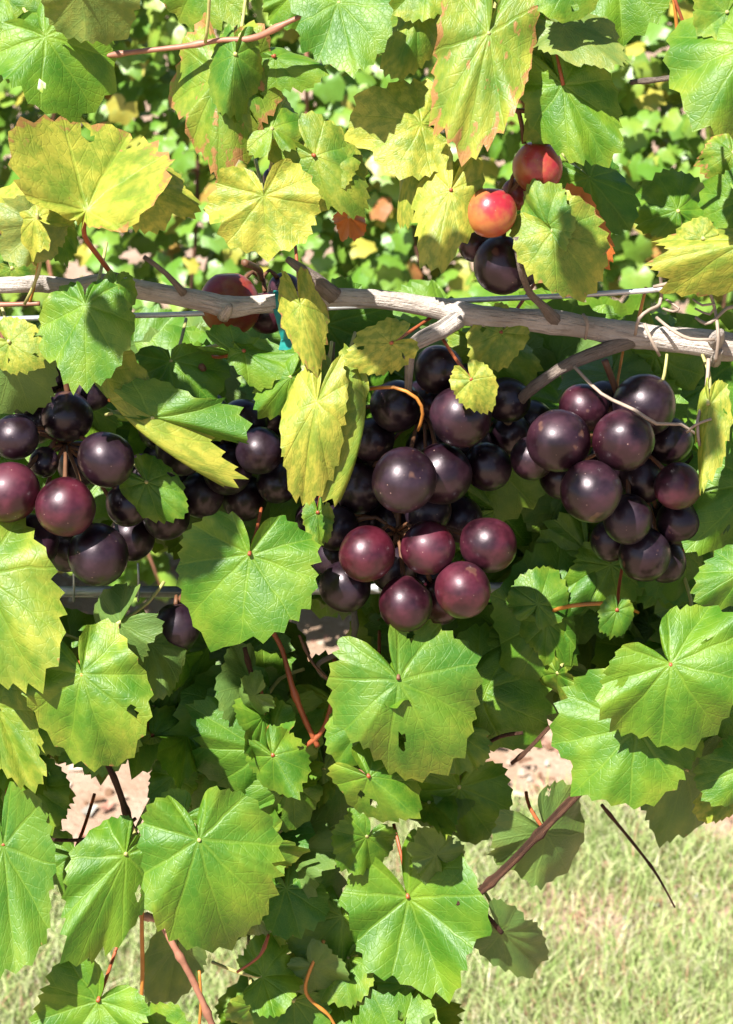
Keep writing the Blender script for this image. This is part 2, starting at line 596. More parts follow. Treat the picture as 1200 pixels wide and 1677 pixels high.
def leaf(B, T, W, d=3.0, tip=0.0, roll=0.0, fold=None, cup=None, droop=None, ruf=None, y=0.1, br=0.0,
         pet=None, pmat=None, pw=6, label=None, under=False, twist=None, seed=None, side=0.0, lobe=1.0):
    """one leaf of the front vine: B petiole joint and T tip in photo pixels, W full width in pixels, d cm in
    front of the vine plane, tip and roll how far the tip and the right-hand side lean towards the viewer (px)"""
    sd = seed if seed is not None else len(LEAVES) + 11
    rs = np.random.default_rng(sd * 13 + 5)
    m = mpp(B[0], B[1], d)
    pB = P(B[0], B[1], d)
    dx, dy = T[0] - B[0], T[1] - B[1]
    V = RV * dx * m - UV_ * dy * m + NV * tip * m
    ln = math.hypot(dx, dy)
    lat = (RV * (-dy / ln) + UV_ * (-dx / ln))          # to the leaf's right, looking along it from the back
    if dy > 0:
        lat = -lat                                       # keep the lateral axis pointing to the photo's right
    U = lat * (W * m) + NV * roll * m
    U = U - V * (U.dot(V) / V.length_squared)
    N = U.cross(V).normalized()
    flip = N.dot(NV) < 0
    if flip:
        N = -N
    X, Y, rim, F = leaf_arrays(rs, lobe=lobe)
    g = lambda v, lo, hi: rs.uniform(lo, hi) if v is None else v
    Wn = bend(X, Y, rim, rs, g(fold, -.32, .5), g(cup, .0, .6), g(droop, -.1, .6), g(ruf, .03, .085), g(twist, -.4, .4), side)
    size = 0.5 * (U.length / 1.56 + V.length)
    co = (X / 1.56)[:, None] * np.array(U)[None] + Y[:, None] * np.array(V)[None] + (Wn * size)[:, None] * np.array(N)[None]
    # triangles of leaf_arrays are wound so that +X right, +Y up faces away: orient them along N
    right_handed = U.cross(V).dot(N) > 0
    if right_handed == under:
        F = [tuple(reversed(f)) for f in F]
    me = finish_leaf('leaf', co, X, Y, rim, F)
    o = link('leaf', me, VINE, pB - VINE.location)
    o.color = (y, br, rs.random(), 1)
    if label:
        o['label'] = label
    if pet is not False:
        if pet is None:
            back = -V.normalized() * 0.022 - NV * 0.030 + Vector((rs.uniform(-.006, .006), 0, rs.uniform(-.004, .01)))
            pts = [pB + N * 0.0003, pB + back * 0.45 - N * 0.006, pB + back]
        else:
            pts = [pB + N * 0.0003] + [P(*q) for q in pet]
        r = pw / 2 * m
        pm = pmat or (M_RED if rs.random() < 0.45 else M_PALE)
        tube('petiole', pts, [r * 1.1] + [r] * (len(pts) - 1), pm, o, 6, 0.004)
    LEAVES.append(o)
    return o


# ------------------------------------------------------------------ ground
def build_ground():
    n = 60
    xs = np.concatenate([-np.geomspace(40, 1.6, 14), np.linspace(-1.5, 1.5, 44), np.geomspace(1.6, 40, 14)])
    ys = np.concatenate([np.array([-30, -12, -4, -1, 0.5]), np.linspace(1.5, 5, 60), np.geomspace(5.3, 90, 18)])
    V = []
    for yv in ys:
        for xv in xs:
            z = 0.012 * pnoise(Vector((xv * 2.2, yv * 2.2, 0))) + 0.006 * pnoise(Vector((xv * 9, yv * 9, 3)))
            V.append((xv, yv, z))
    c = len(xs)
    F = [(j * c + i, j * c + i + 1, (j + 1) * c + i + 1, (j + 1) * c + i) for j in range(len(ys) - 1) for i in range(c - 1)]
    tag(link('ground', mesh('ground', V, F, M_SOIL)), kind='structure')


def vcol(me, cols, per):
    at = me.color_attributes.new('tone', 'FLOAT_COLOR', 'POINT')
    a = np.ones((len(me.vertices), 4), dtype=np.float32)
    a[:, :3] = np.repeat(cols, per, axis=0)
    at.data.foreach_set('color', a.ravel())


def build_grass():
    N = 130000
    x = rng.uniform(-1.15, 1.15, N)
    y = 1.75 + rng.beta(1.6, 1.3, N) * 1.20
    dens = np.array([pnoise(Vector((a * 5, b * 5, 0))) for a, b in zip(x, y)])
    edge = 2.72 + 0.10 * np.sin(x * 5 + 1) + 0.06 * np.sin(x * 17) + dens * 0.15
    keep = (y < edge) & (rng.random(N) < 1.0 + dens)
    x, y, dens = x[keep], y[keep], dens[keep]
    n = len(x)
    h = rng.uniform(0.018, 0.055, n) * (1 + 0.3 * dens)
    w = rng.uniform(0.0007, 0.0015, n)
    a = rng.uniform(0, 2 * PI, n)
    lean = rng.uniform(0.1, 1.1, n) * h
    la = rng.uniform(0, 2 * PI, n)
    cx, sx = np.cos(a) * w, np.sin(a) * w
    z0 = np.full(n, -0.004)
    P0 = np.stack([x - cx, y - sx, z0], 1)
    P1 = np.stack([x + cx, y + sx, z0], 1)
    mx, my = x + np.cos(la) * lean * .35, y + np.sin(la) * lean * .35
    P2 = np.stack([mx - cx * .8, my - sx * .8, h * .6], 1)
    P3 = np.stack([mx + cx * .8, my + sx * .8, h * .6], 1)
    P4 = np.stack([x + np.cos(la) * lean, y + np.sin(la) * lean, h * .95], 1)
    V = np.stack([P0, P1, P2, P3, P4], 1).reshape(-1, 3)
    F = []
    for i in range(n):
        b = i * 5
        F += [(b, b + 1, b + 3, b + 2), (b + 2, b + 3, b + 4)]
    me = mesh('grass', V.tolist(), F, M_GRASS, False)
    pal = np.array([(.55, .58, .27), (.46, .54, .21), (.34, .47, .14), (.28, .42, .11), (.68, .63, .42), (.46, .28, .17), (.48, .54, .26)])
    pr = np.array([.24, .22, .16, .10, .12, .05, .13])
    cols = 0.92 * pal[rng.choice(len(pal), n, p=pr / pr.sum())] * rng.uniform(.8, 1.15, (n, 1))
    vcol(me, cols, 5)
    tag(link('grass', me), 'short dry straw coloured grass growing between the vine rows', 'grass', kind='stuff')


def build_litter():
    """straw bits, small stones and dead leaf scraps lying on the bare strip"""
    V, F, C = [], [], []
    pal = [(.60, .44, .34), (.50, .30, .22), (.66, .54, .42), (.30, .17, .10), (.62, .30, .22), (.55, .52, .45), (.24, .13, .08)]
    for i in range(5200):
        x = random.uniform(-1.3, 1.3)
        y = random.uniform(2.45, 4.3)
        s = random.uniform(0.004, 0.016) * (1.6 if random.random() < .1 else 1)
        c = random.choice(pal)
        k = random.uniform(.8, 1.15)
        c = tuple(q * k for q in c)
        b = len(V)
        a = random.uniform(0, 2 * PI)
        if random.random() < 0.55:      # stone or clod
            for j in range(5):
                an = a + j * 2 * PI / 5
                rr = s * random.uniform(.7, 1.1) * .7
                V.append((x + math.cos(an) * rr, y + math.sin(an) * rr, -.003))
            for j in range(5):
                an = a + j * 2 * PI / 5 + .2
                rr = s * random.uniform(.35, .6) * .7
                V.append((x + math.cos(an) * rr, y + math.sin(an) * rr, s * random.uniform(.35, .6)))
            for j in range(5):
                j2 = (j + 1) % 5
                F.append((b + j, b + j2, b + 5 + j2, b + 5 + j))
            F.append((b + 5, b + 6, b + 7, b + 8, b + 9))
            C += [c] * 10
        else:                            # curled scrap of dead leaf
            dx, dy = math.cos(a), math.sin(a)
            z = random.uniform(0.001, 0.012)
            for (p, q, zz) in ((-1, -.6, 0), (1, -.5, .2), (1.1, .5, 0), (-.9, .6, .3), (0, 0, -.25)):
                V.append((x + (dx * p - dy * q) * s, y + (dy * p + dx * q) * s, max(0.0, z + zz * s)))
            F += [(b, b + 1, b + 4), (b + 1, b + 2, b + 4), (b + 2, b + 3, b + 4), (b + 3, b, b + 4)]
            C += [c] * 5
    me = mesh('litter', V, F, M_LITTER, False)
    vcol(me, np.array(C) * 0.85, 1)
    tag(link('leaf_litter', me), 'stones, clods and dead leaf scraps on the bare sandy strip', 'litter', kind='stuff')


# ------------------------------------------------------------------ the second row of vines
def far_leaf_mesh(rs):
    n = 14
    V = [(0, 0, 0)]
    for ring in (.5, 1.0):
        for k in range(n):
            a = -math.radians(168) + k * math.radians(336) / (n - 1)
            r = np.interp(abs(a), CA, CR) * (1 if k % 2 else .82) if ring == 1 else np.interp(abs(a), CA, CR) * .92
            x, y = math.sin(a) * r * ring, math.cos(a) * r * ring
            V.append((x, y, -.22 * abs(x) - .28 * y * y * (1 if y > 0 else .2) + ring * rs.normal(0, .06)))
    F = [(0, 2 + k, 1 + k) for k in range(n - 1)]
    F += [(1 + k, 2 + k, 1 + n + k + 1, 1 + n + k) for k in range(n - 1)]
    return np.array(V), [tuple(reversed(f)) for f in F]


def build_far_vine(x0, x1, label, sd):
    rs = np.random.default_rng(sd)
    yc = 3.62
    root = empty('grapevine', ((x0 + x1) / 2, yc, 0))
    tag(root, label, 'grapevine', 'grapevines of the row behind')
    xm = (x0 + x1) / 2
    pts = [Vector((xm, yc, -0.05)), Vector((xm + .03, yc + .01, .35)), Vector((xm - .02, yc, .75)), Vector((xm, yc, 1.12))]
    tube('trunk', pts, [.035, .027, .025, .02], M_GREYCANE, root, 9, .03, .15, 25)
    pts = [Vector((x0 + .02, yc, 1.1)), Vector((xm - .3, yc + .02, 1.16)), Vector((xm, yc, 1.12)), Vector((xm + .3, yc - .02, 1.16)), Vector((x1 - .02, yc, 1.1))]
    tube('cordon', pts, [.012, .016, .02, .016, .012], M_GREYCANE, root, 8, .03, .12, 25)
    for k in range(5):
        x = rs.uniform(x0 + .05, x1 - .05)
        s = rs.uniform(-1, 1)
        q = [Vector((x, yc, 1.13)), Vector((x + rs.uniform(-.06, .06), yc - .17 - .1 * rs.random(), 1.2)), Vector((x + rs.uniform(-.12, .12), yc - .36 - .08 * rs.random(), .75)),
             Vector((x + rs.uniform(-.2, .2), yc - .38 - .12 * rs.random(), .3 * rs.random() + .12))]
        tube('shoot', q, [.004, .0035, .003, .002], M_CANE if s > 0 else M_PINK, root, 5, .05)
    proto = [far_leaf_mesh(rs) for _ in range(8)]
    pm = []
    for i, (v, f) in enumerate(proto):
        me = mesh('leaf', v.tolist(), f, M_FAR)
        at = me.attributes.new('tint', 'FLOAT', 'POINT')
        at.data.foreach_set('value', [i * .137] * len(v))
        pm.append(me)
    SV, SF, ST = [], [], []
    ln = Vector(L)
    n_all = int(5600 * (x1 - x0))
    spots = []
    for k in range(n_all):
        x = rs.uniform(x0 - .04, x1 + .04)
        z = .08 + rs.beta(1.3, 1.1) * 1.32
        u = rs.random() ** 1.5
        bulge = .30 + .16 * math.sin((z - .05) / 1.35 * PI) + .10 * pnoise(Vector((x * 3.5, z * 3.5, sd))) + .05 * pnoise(Vector((x * 9, z * 9, sd)))
        if z > 1.15:
            bulge *= max(.1, 1 - (z - 1.15) / .35)
        if pnoise(Vector((x * 5.5, z * 5.5, 7.7))) > .50 and u < .7 and rs.random() < .8:
            continue
        if z < 0.35 and pnoise(Vector((x * 4.2, z * 2, 11.0))) > 0.32 and rs.random() < .6:
            continue
        yy = yc - bulge * (1 - u) + bulge * u * .9 + rs.normal(0, .02)
        spots.append((x, yy, z, rs.uniform(.018, .036)))
    spots.sort(key=lambda s: s[1])
    for k, (x, yy, z, sz) in enumerate(spots):
        nrm = (ln * rs.uniform(.3, 1.3) + Vector((rs.normal(0, .5), rs.normal(-.3, .45), rs.normal(0.1, .4)))).normalized()
        down = Vector((rs.normal(0, .6), rs.normal(0, .3), -1))
        down = (down - nrm * down.dot(nrm)).normalized()
        M = Matrix((down.cross(nrm), down, nrm)).transposed()
        j = int(rs.integers(8))
        if k < 290:
            o = link('leaf', pm[j], root, Vector((x, yy, z)) - root.location)
            o.rotation_euler = M.to_euler()
            o.scale = (sz, sz, sz)
        else:
            v = (proto[j][0] * sz) @ np.array(M).T + np.array((x, yy, z)) - np.array(root.location)
            b = len(SV)
            SV += v.tolist()
            SF += [tuple(i + b for i in f) for f in proto[j][1]]
            ST += [rs.random()] * len(v)
    me = mesh('foliage', SV, SF, M_FAR)
    me.attributes.new('tint', 'FLOAT', 'POINT').data.foreach_set('value', ST)
    tag(link('foliage', me, root), kind='stuff')


build_ground()
build_grass()
build_litter()
build_far_vine(-1.25, 0.02, 'sunlit leafy grapevine of the row behind, its left-hand plant', 21)
build_far_vine(0.02, 1.25, 'sunlit leafy grapevine of the row behind, its right-hand plant', 34)

# ------------------------------------------------------------------ the front vine: wood
VINE = empty('grapevine', (0.62, Y0 + .01, 0))
tag(VINE, 'nearest grapevine with pale cordon, serrated green and yellow leaves on the wire', 'grapevine')

pts, rads = ppath([(-420, 478, 0, 24), (-180, 474, 0, 26), (20, 466, .6, 30), (70, 465, 0, 31), (120, 470, 0, 30), (165, 462, .1, 32), (195, 468, .1, 36), (240, 476, 0, 34), (300, 487, 0, 35),
                   (345, 496, 0, 37), (372, 503, 0, 42), (410, 500, 0, 33), (470, 494, 0, 32), (540, 487, 0, 33), (620, 490, 0, 33), (700, 502, 0, 36), (745, 512, 0, 45),
                   (790, 518, 0, 38), (850, 522, 0, 38), (903, 528, 0, 46), (950, 534, 0, 40), (1000, 543, 0, 44), (1045, 550, 0, 47), (1100, 556, 0, 45), (1150, 562, 0, 48), (1175, 566, 0, 54),
                   (1230, 570, 0, 48), (1400, 575, 0, 52), (1700, 600, 0, 56), (2300, 590, 0, 64)])
cord_end = pts[-1]
rads = [q * .92 for q in rads]
cordon = tube('cordon', pts, rads, M_CORDON, VINE, 20, .003, .08, 110)
tp = [Vector((cord_end.x + .01, cord_end.y, -.06)), Vector((cord_end.x - .02, cord_end.y + .02, .4)), Vector((cord_end.x + .02, cord_end.y, .9)), Vector((cord_end.x, cord_end.y, cord_end.z + .005))]
VINE.location = (tp[0].x, tp[0].y, 0)
cordon.location = pts[0] - VINE.location
tube('trunk', tp, [.03, .024, .022, .013], M_CORDON, VINE, 14, .02, .15, 40)


def cane(name, lst, d, w, mat, rough=.1, nseg=8, lab=None, step=.005):
    a, b = ppath(lst, d, w)
    shoot = name == 'shoot'
    o = tube(name, a, b, mat, VINE, nseg, .0018 if shoot else step, max(rough, .12) if shoot else rough, 150, shoot)
    if lab:
        o['label'] = lab
    return o


cane('spur', [(748, 522, .3, 34), (722, 540, .8, 30), (690, 556, 1.2, 26), (672, 572, 1.2, 22), (670, 600, 1.0, 16), (668, 640, .6, 12)], 1, 26, M_CORDON, .14, 12, 'short pale spur bent down from the cordon')
cane('spur', [(1035, 556, .2, 28), (985, 574, .5, 24), (940, 592, .6, 22), (895, 618, .4, 21), (858, 648, 0, 19), (830, 690, -1, 15)], 0, 26, M_GREYCANE, .16, 12)
cane('spur', [(912, 528, .1, 26), (888, 500, 1.2, 15), (868, 480, 2.4, 12), (852, 440, 3.6, 10), (845, 388, 3.6, 9)], 1, 14, M_GREYCANE, .14)
cane('spur', [(300, 480, .4, 14), (272, 448, 1.0, 9), (236, 421, 1.5, 8)], 1, 9, M_GREYCANE, .1)
cane('spur', [(548, 486, .2, 30), (515, 458, .4, 24), (490, 438, .5, 16), (470, 424, .3, 10)], 0, 20, M_GREYCANE, .18)
cane('spur', [(192, 462, .4, 30), (178, 452, .6, 18)], 0, 20, M_CORDON, .18)
for (x, y, s) in ((372, 514, 22), (1176, 556, 28), (1176, 588, 20)):
    cane('bud_spur', [(x - 6, y + 4, .3, s), (x, y - 6, 1.0, s * .8), (x + 5, y - 14, 1.3, s * .35)], .5, s, M_CORDON, .25, 10)
# canes and shoots of the lower part
cane('shoot', [(150, 1200, 1, 12), (184, 1268, 2, 11), (212, 1345, 2.4, 11), (238, 1415, 2.4, 10), (236, 1480, 2, 9)], 2, 10, M_CANE)
cane('shoot', [(40, 1372, 1, 6), (120, 1376, 2, 6), (185, 1366, 2.4, 6), (222, 1340, 2.4, 6)], 2, 6, M_CANE)
cane('shoot', [(232, 1500, 1, 12), (262, 1510, 2.5, 12), (285, 1550, 3, 11), (318, 1610, 3, 11), (352, 1690, 3, 11)], 3, 11, M_PINK, .1, 8, 'pinkish brown shoot')
cane('tendril', [(236, 1425, 3, 6), (232, 1500, 3.2, 7), (233, 1600, 3.2, 7), (228, 1700, 3, 6)], 3, 6, M_ORANGE, .05, 6)
cane('tendril', [(326, 1590, 3, 5), (329, 1640, 3, 5), (324, 1700, 3, 5)], 3, 5, M_ORANGE, .05, 6)
cane('shoot', [(980, 1270, .6, 15), (940, 1306, 1.5, 14), (895, 1352, 2, 14), (830, 1420, 2, 14), (756, 1487, 2, 13), (715, 1520, 1, 12)], 2, 14, M_CANE, .1, 8, 'thick dark cane slanting down to the left')
cane('shoot', [(985, 1318, 2, 6), (1040, 1385, 2, 5), (1075, 1432, 2, 4), (1105, 1486, 2, 3)], 2, 5, M_CANE, .05, 6)
cane('shoot', [(748, 1478, 2, 9), (790, 1494, 2, 8), (822, 1528, 2, 8)], 2, 8, M_CANE)
cane('shoot', [(430, 1010, 0, 9), (460, 1060, 1, 8), (480, 1130, 2, 9), (500, 1180, 2, 10), (520, 1222, 2, 9)], 2, 9, M_RED, .15)
cane('shoot', [(548, 1080, 1, 8), (545, 1140, 2, 7), (528, 1195, 2, 8), (500, 1222, 2, 7)], 2, 8, M_RED, .15)
cane('shoot', [(580, 1000, 1, 9), (580, 1040, 1.4, 9), (562, 1065, 1.5, 9), (520, 1090, 1.5, 8), (545, 1120, 1, 6)], 1, 8, M_GREYCANE, .15)
cane('shoot', [(490, 1040, 1, 5), (515, 1090, 1.8, 5), (560, 1130, 2, 5)], 2, 5, M_STALK)
cane('shoot', [(400, 1060, 0, 8), (420, 1130, .5, 8), (470, 1250, .6, 8), (500, 1420, 0, 8), (540, 1600, 0, 8), (560, 1700, 0, 7)], 0, 8, M_CANE)
cane('shoot', [(650, 1030, 0, 8), (652, 1085, 2.5, 7), (656, 1116, 3.6, 6)], 2, 7, M_STALK)
cane('shoot', [(560, 1250, 2, 5), (600, 1268, 3.5, 6), (640, 1290, 3, 5)], 3, 5, M_PINK)
cane('shoot', [(530, 1540, 2, 6), (500, 1620, 2.5, 6), (540, 1665, 2.5, 5), (556, 1700, 2.5, 5)], 2, 5, M_ORANGE, .05, 6)
cane('shoot', [(440, 1530, 2.5, 5), (425, 1565, 3, 5), (388, 1592, 3, 5)], 3, 5, M_RED, .05, 6)
cane('shoot', [(785, 1225, .5, 6), (820, 1206, 1.2, 7), (856, 1200, 1.2, 6)], 1, 7, M_CANE)
cane('shoot', [(838, 1250, 1, 7), (862, 1230, 1.2, 7), (900, 1190, .5, 7)], 1, 7, M_CANE)
# top
cane('shoot', [(168, 92, 1, 7), (230, 84, 1.3, 9), (300, 76, 1.5, 9), (360, 66, 1.7, 9), (415, 62, 2, 11), (470, 37, 2.3, 9), (530, 10, 2, 8)], 1.5, 9, M_PINK, .1, 8, 'slender pinkish shoot crossing the upper left')
cane('petiole', [(343, -20, 2.6, 6), (341, 30, 2.2, 6), (336, 70, 1.8, 6)], 2, 6, M_PALE, 0, 6)
cane('shoot', [(1032, 135, 1, 8), (1080, 130, 1, 9), (1114, 124, 1, 9)], 1, 9, M_GREYCANE, .12)
cane('shoot', [(1112, 128, 1, 8), (1110, 70, 1, 7), (1106, 20, 1, 6), (1100, -20, 1, 6)], 1, 6, M_ORANGE, .1)
cane('tendril', [(1098, -20, 1.5, 6), (1118, 35, 1.6, 6), (1140, 92, 1.6, 5)], 1.6, 6, M_RED, .05, 6)
cane('tendril', [(560, 634, 1.5, 6), (600, 637, 2, 7), (645, 634, 2.6, 6), (682, 652, 2.8, 6), (692, 678, 2.6, 6), (684, 705, 2.3, 5)], 2, 6, M_ORANGE, .05, 6, 'orange tendril above the dark grapes')
cane('tendril', [(940, 600, 1, 6), (985, 645, 1.8, 6), (1040, 672, 3.4, 6), (1075, 694, 3.4, 6), (1115, 695, 3, 5), (1150, 720, 2.5, 4)], 3, 6, M_DRY, .1, 6)
cane('tendril', [(1160, 588, 1, 7), (1156, 640, 2, 6), (1142, 690, 3.2, 6), (1146, 730, 3.4, 5)], 2, 6, M_DRY, .15, 6)
cane('tendril', [(1125, 708, 3, 5), (1140, 695, 3.4, 5), (1165, 686, 3.4, 5)], 3, 5, M_DRY, .1, 6)
cane('tendril', [(1092, 580, .8, 5), (1088, 612, 1.2, 6), (1080, 640, 1, 5)], 1, 5, M_PALE, .05, 6)
cane('tendril', [(1020, 575, -.5, 5), (1012, 620, -.5, 5), (1010, 640, 0, 6)], 0, 5, M_ORANGE, .05, 6)
cane('tendril', [(1058, 470, -1, 5), (1046, 520, -.6, 6), (1040, 560, -.5, 5)], -.6, 6, M_ORANGE, .05, 6)
cane('shoot', [(-60, 500, .5, 8), (0, 499, .8, 8), (65, 497, 1, 8)], .8, 8, M_PINK, .08, 6)
cane('tendril', [(60, 350, 3.6, 6), (68, 400, 2.6, 6), (62, 450, 2, 6), (40, 498, 1.6, 6)], 2, 6, M_PALE, .05, 6)
cane('shoot', [(545, 560, .6, 9), (541, 600, .9, 9), (543, 650, 1.2, 8)], 1, 9, M_GREYCANE, .15, 7)
cane('tendril', [(905, 1000, 0, 7), (935, 992, .8, 7), (985, 988, 1, 7), (1020, 992, .8, 6), (1045, 1003, .2, 5)], 3, 6, M_ORANGE, .05, 6)
# dry tendrils round the wire and cordon at the right
for k, loop in enumerate((
        [(1040, 548, .9), (1046, 522, 1.2), (1062, 508, .8), (1080, 498, .2), (1083, 470, 0), (1081, 440, .3), (1090, 432, .4)],
        [(1070, 470, .3), (1095, 464, .5), (1107, 458, .3)],
        [(1085, 505, .1), (1102, 510, .5), (1112, 505, .2), (1090, 490, -.2)],
        [(1075, 520, .5), (1100, 540, 1.3), (1130, 555, 1.5), (1170, 556, 1.4)],
        [(1172, 592, 1.3), (1176, 555, 1.5), (1173, 520, .9), (1168, 496, .4), (1160, 470, .3), (1162, 452, 0)],
        [(1135, 490, .2), (1150, 500, .6), (1170, 498, .8), (1162, 515, .4), (1138, 505, 0)],
        [(1055, 530, 1.1), (1068, 560, 1.5), (1080, 582, 1.3)],
        [(1140, 520, .3), (1155, 530, .9), (1172, 522, 1.0), (1190, 505, .6), (1215, 500, .4)],
        [(955, 515, .9), (962, 530, 1.3), (958, 555, 1.0)])):
    cane('tendril', [(a, b, c, 6 if k not in (2, 5) else 4) for a, b, c in loop], 0, 5, M_DRY, .12, 6, None, .0025)

# wires and tie
a, b = ppath([(-4200, 585, -.2), (-900, 560, -.3), (20, 522, -1.3), (260, 516, -1.3), (520, 505, -1.3), (800, 490, -1.0), (940, 484, -.2), (1060, 476, 0), (1200, 471, 0), (2200, 455, 0), (5200, 430, 0)], 0, 9)
tag(tube('trellis_wire', a, b, M_WIRE, None, 8, .02), 'bright galvanised wire running just above the pale cordon', 'wire')
a, b = ppath([(-4200, 950, -3.4), (100, 969, -3.4), (300, 966, -3.4), (1300, 960, -3.4), (5200, 940, -3.4)], -3.4, 19)
w2 = tube('trellis_wire', a, b, M_WIRE, None, 10, .02)
tag(w2, 'lower thick pale wire showing below the left bunch', 'wire')
for x in (120, 226):
    a, b = ppath([(x, 922, -3.1), (x + 1, 962, -2.9), (x, 985, -3.2)], -2, 4)
    tube('wire_clip', a, b, M_WIRE, w2, 6, .004)


def build_tie():
    cx = [(452, 496), (470, 496)]
    V, F = [], []
    c = P(458, 496, 0)
    r = 17.5 * mpp(458, 496, 0) * 1.08
    n = 22
    for k in range(n):
        a = 2 * PI * k / n
        rr = r * (1 + .06 * math.sin(3 * a))
        for dx, th in ((-.0022, 0), (.0022, 0), (.0022, .0006), (-.0022, .0006)):
            V.append(Vector((dx + .0008 * math.sin(a), -math.sin(a) * (rr + th), math.cos(a) * (rr + th))))
    for k in range(n):
        k2 = (k + 1) % n
        for j in range(4):
            j2 = (j + 1) % 4
            F.append((k * 4 + j, k * 4 + j2, k2 * 4 + j2, k2 * 4 + j))
    b = len(V)
    tail = [(.0, -r, -.001), (.0015, -r - .003, -.006), (.003, -r - .0025, -.0125), (.002, -r - .004, -.0165)]
    for i, (x, y, z) in enumerate(tail):
        for dx, dy in ((-.0024, 0), (.0024, .0006), (.0024, .0012), (-.0024, .0006)):
            V.append(Vector((x + dx, y - dy, z)))
    for i in range(3):
        for j in range(4):
            j2 = (j + 1) % 4
            F.append((b + i * 4 + j, b + i * 4 + j2, b + (i + 1) * 4 + j2, b + (i + 1) * 4 + j))
    o = link('plant_tie', mesh('plant_tie', V, F, M_TIE, False), None, c)
    tag(o, 'teal plastic tie knotted round the pale cordon above the yellow leaf', 'plant tie')


build_tie()

# ------------------------------------------------------------------ grapes
SPH = []
for v in range(3):
    rs = np.random.default_rng(v)
    V, F = [], []
    nu, nv = 28, 16
    for j in range(nv + 1):
        ph = PI * j / nv
        for i in range(nu):
            a = 2 * PI * i / nu
            q = Vector((math.sin(ph) * math.cos(a), math.sin(ph) * math.sin(a), math.cos(ph)))
            r = 0.0125 * (1 + .045 * pnoise(q * 1.1 + Vector((v * 9, 0, 0))))
            z = q.z * (1.04 if v != 1 else .98)
            if q.z > .93:
                z -= (q.z - .93) * .9
            V.append(Vector((q.x * r, q.y * r, z * r)))
    for j in range(nv):
        for i in range(nu):
            i2 = (i + 1) % nu
            if j == 0:
                F.append((i + nu * 0, (j + 1) * nu + i, (j + 1) * nu + i2))
            elif j == nv - 1:
                F.append((j * nu + i, (j + 1) * nu + i, j * nu + i2))
            else:
                F.append((j * nu + i, (j + 1) * nu + i, (j + 1) * nu + i2, j * nu + i2))
    SPH.append(mesh('grape', V, F, M_GRAPE))

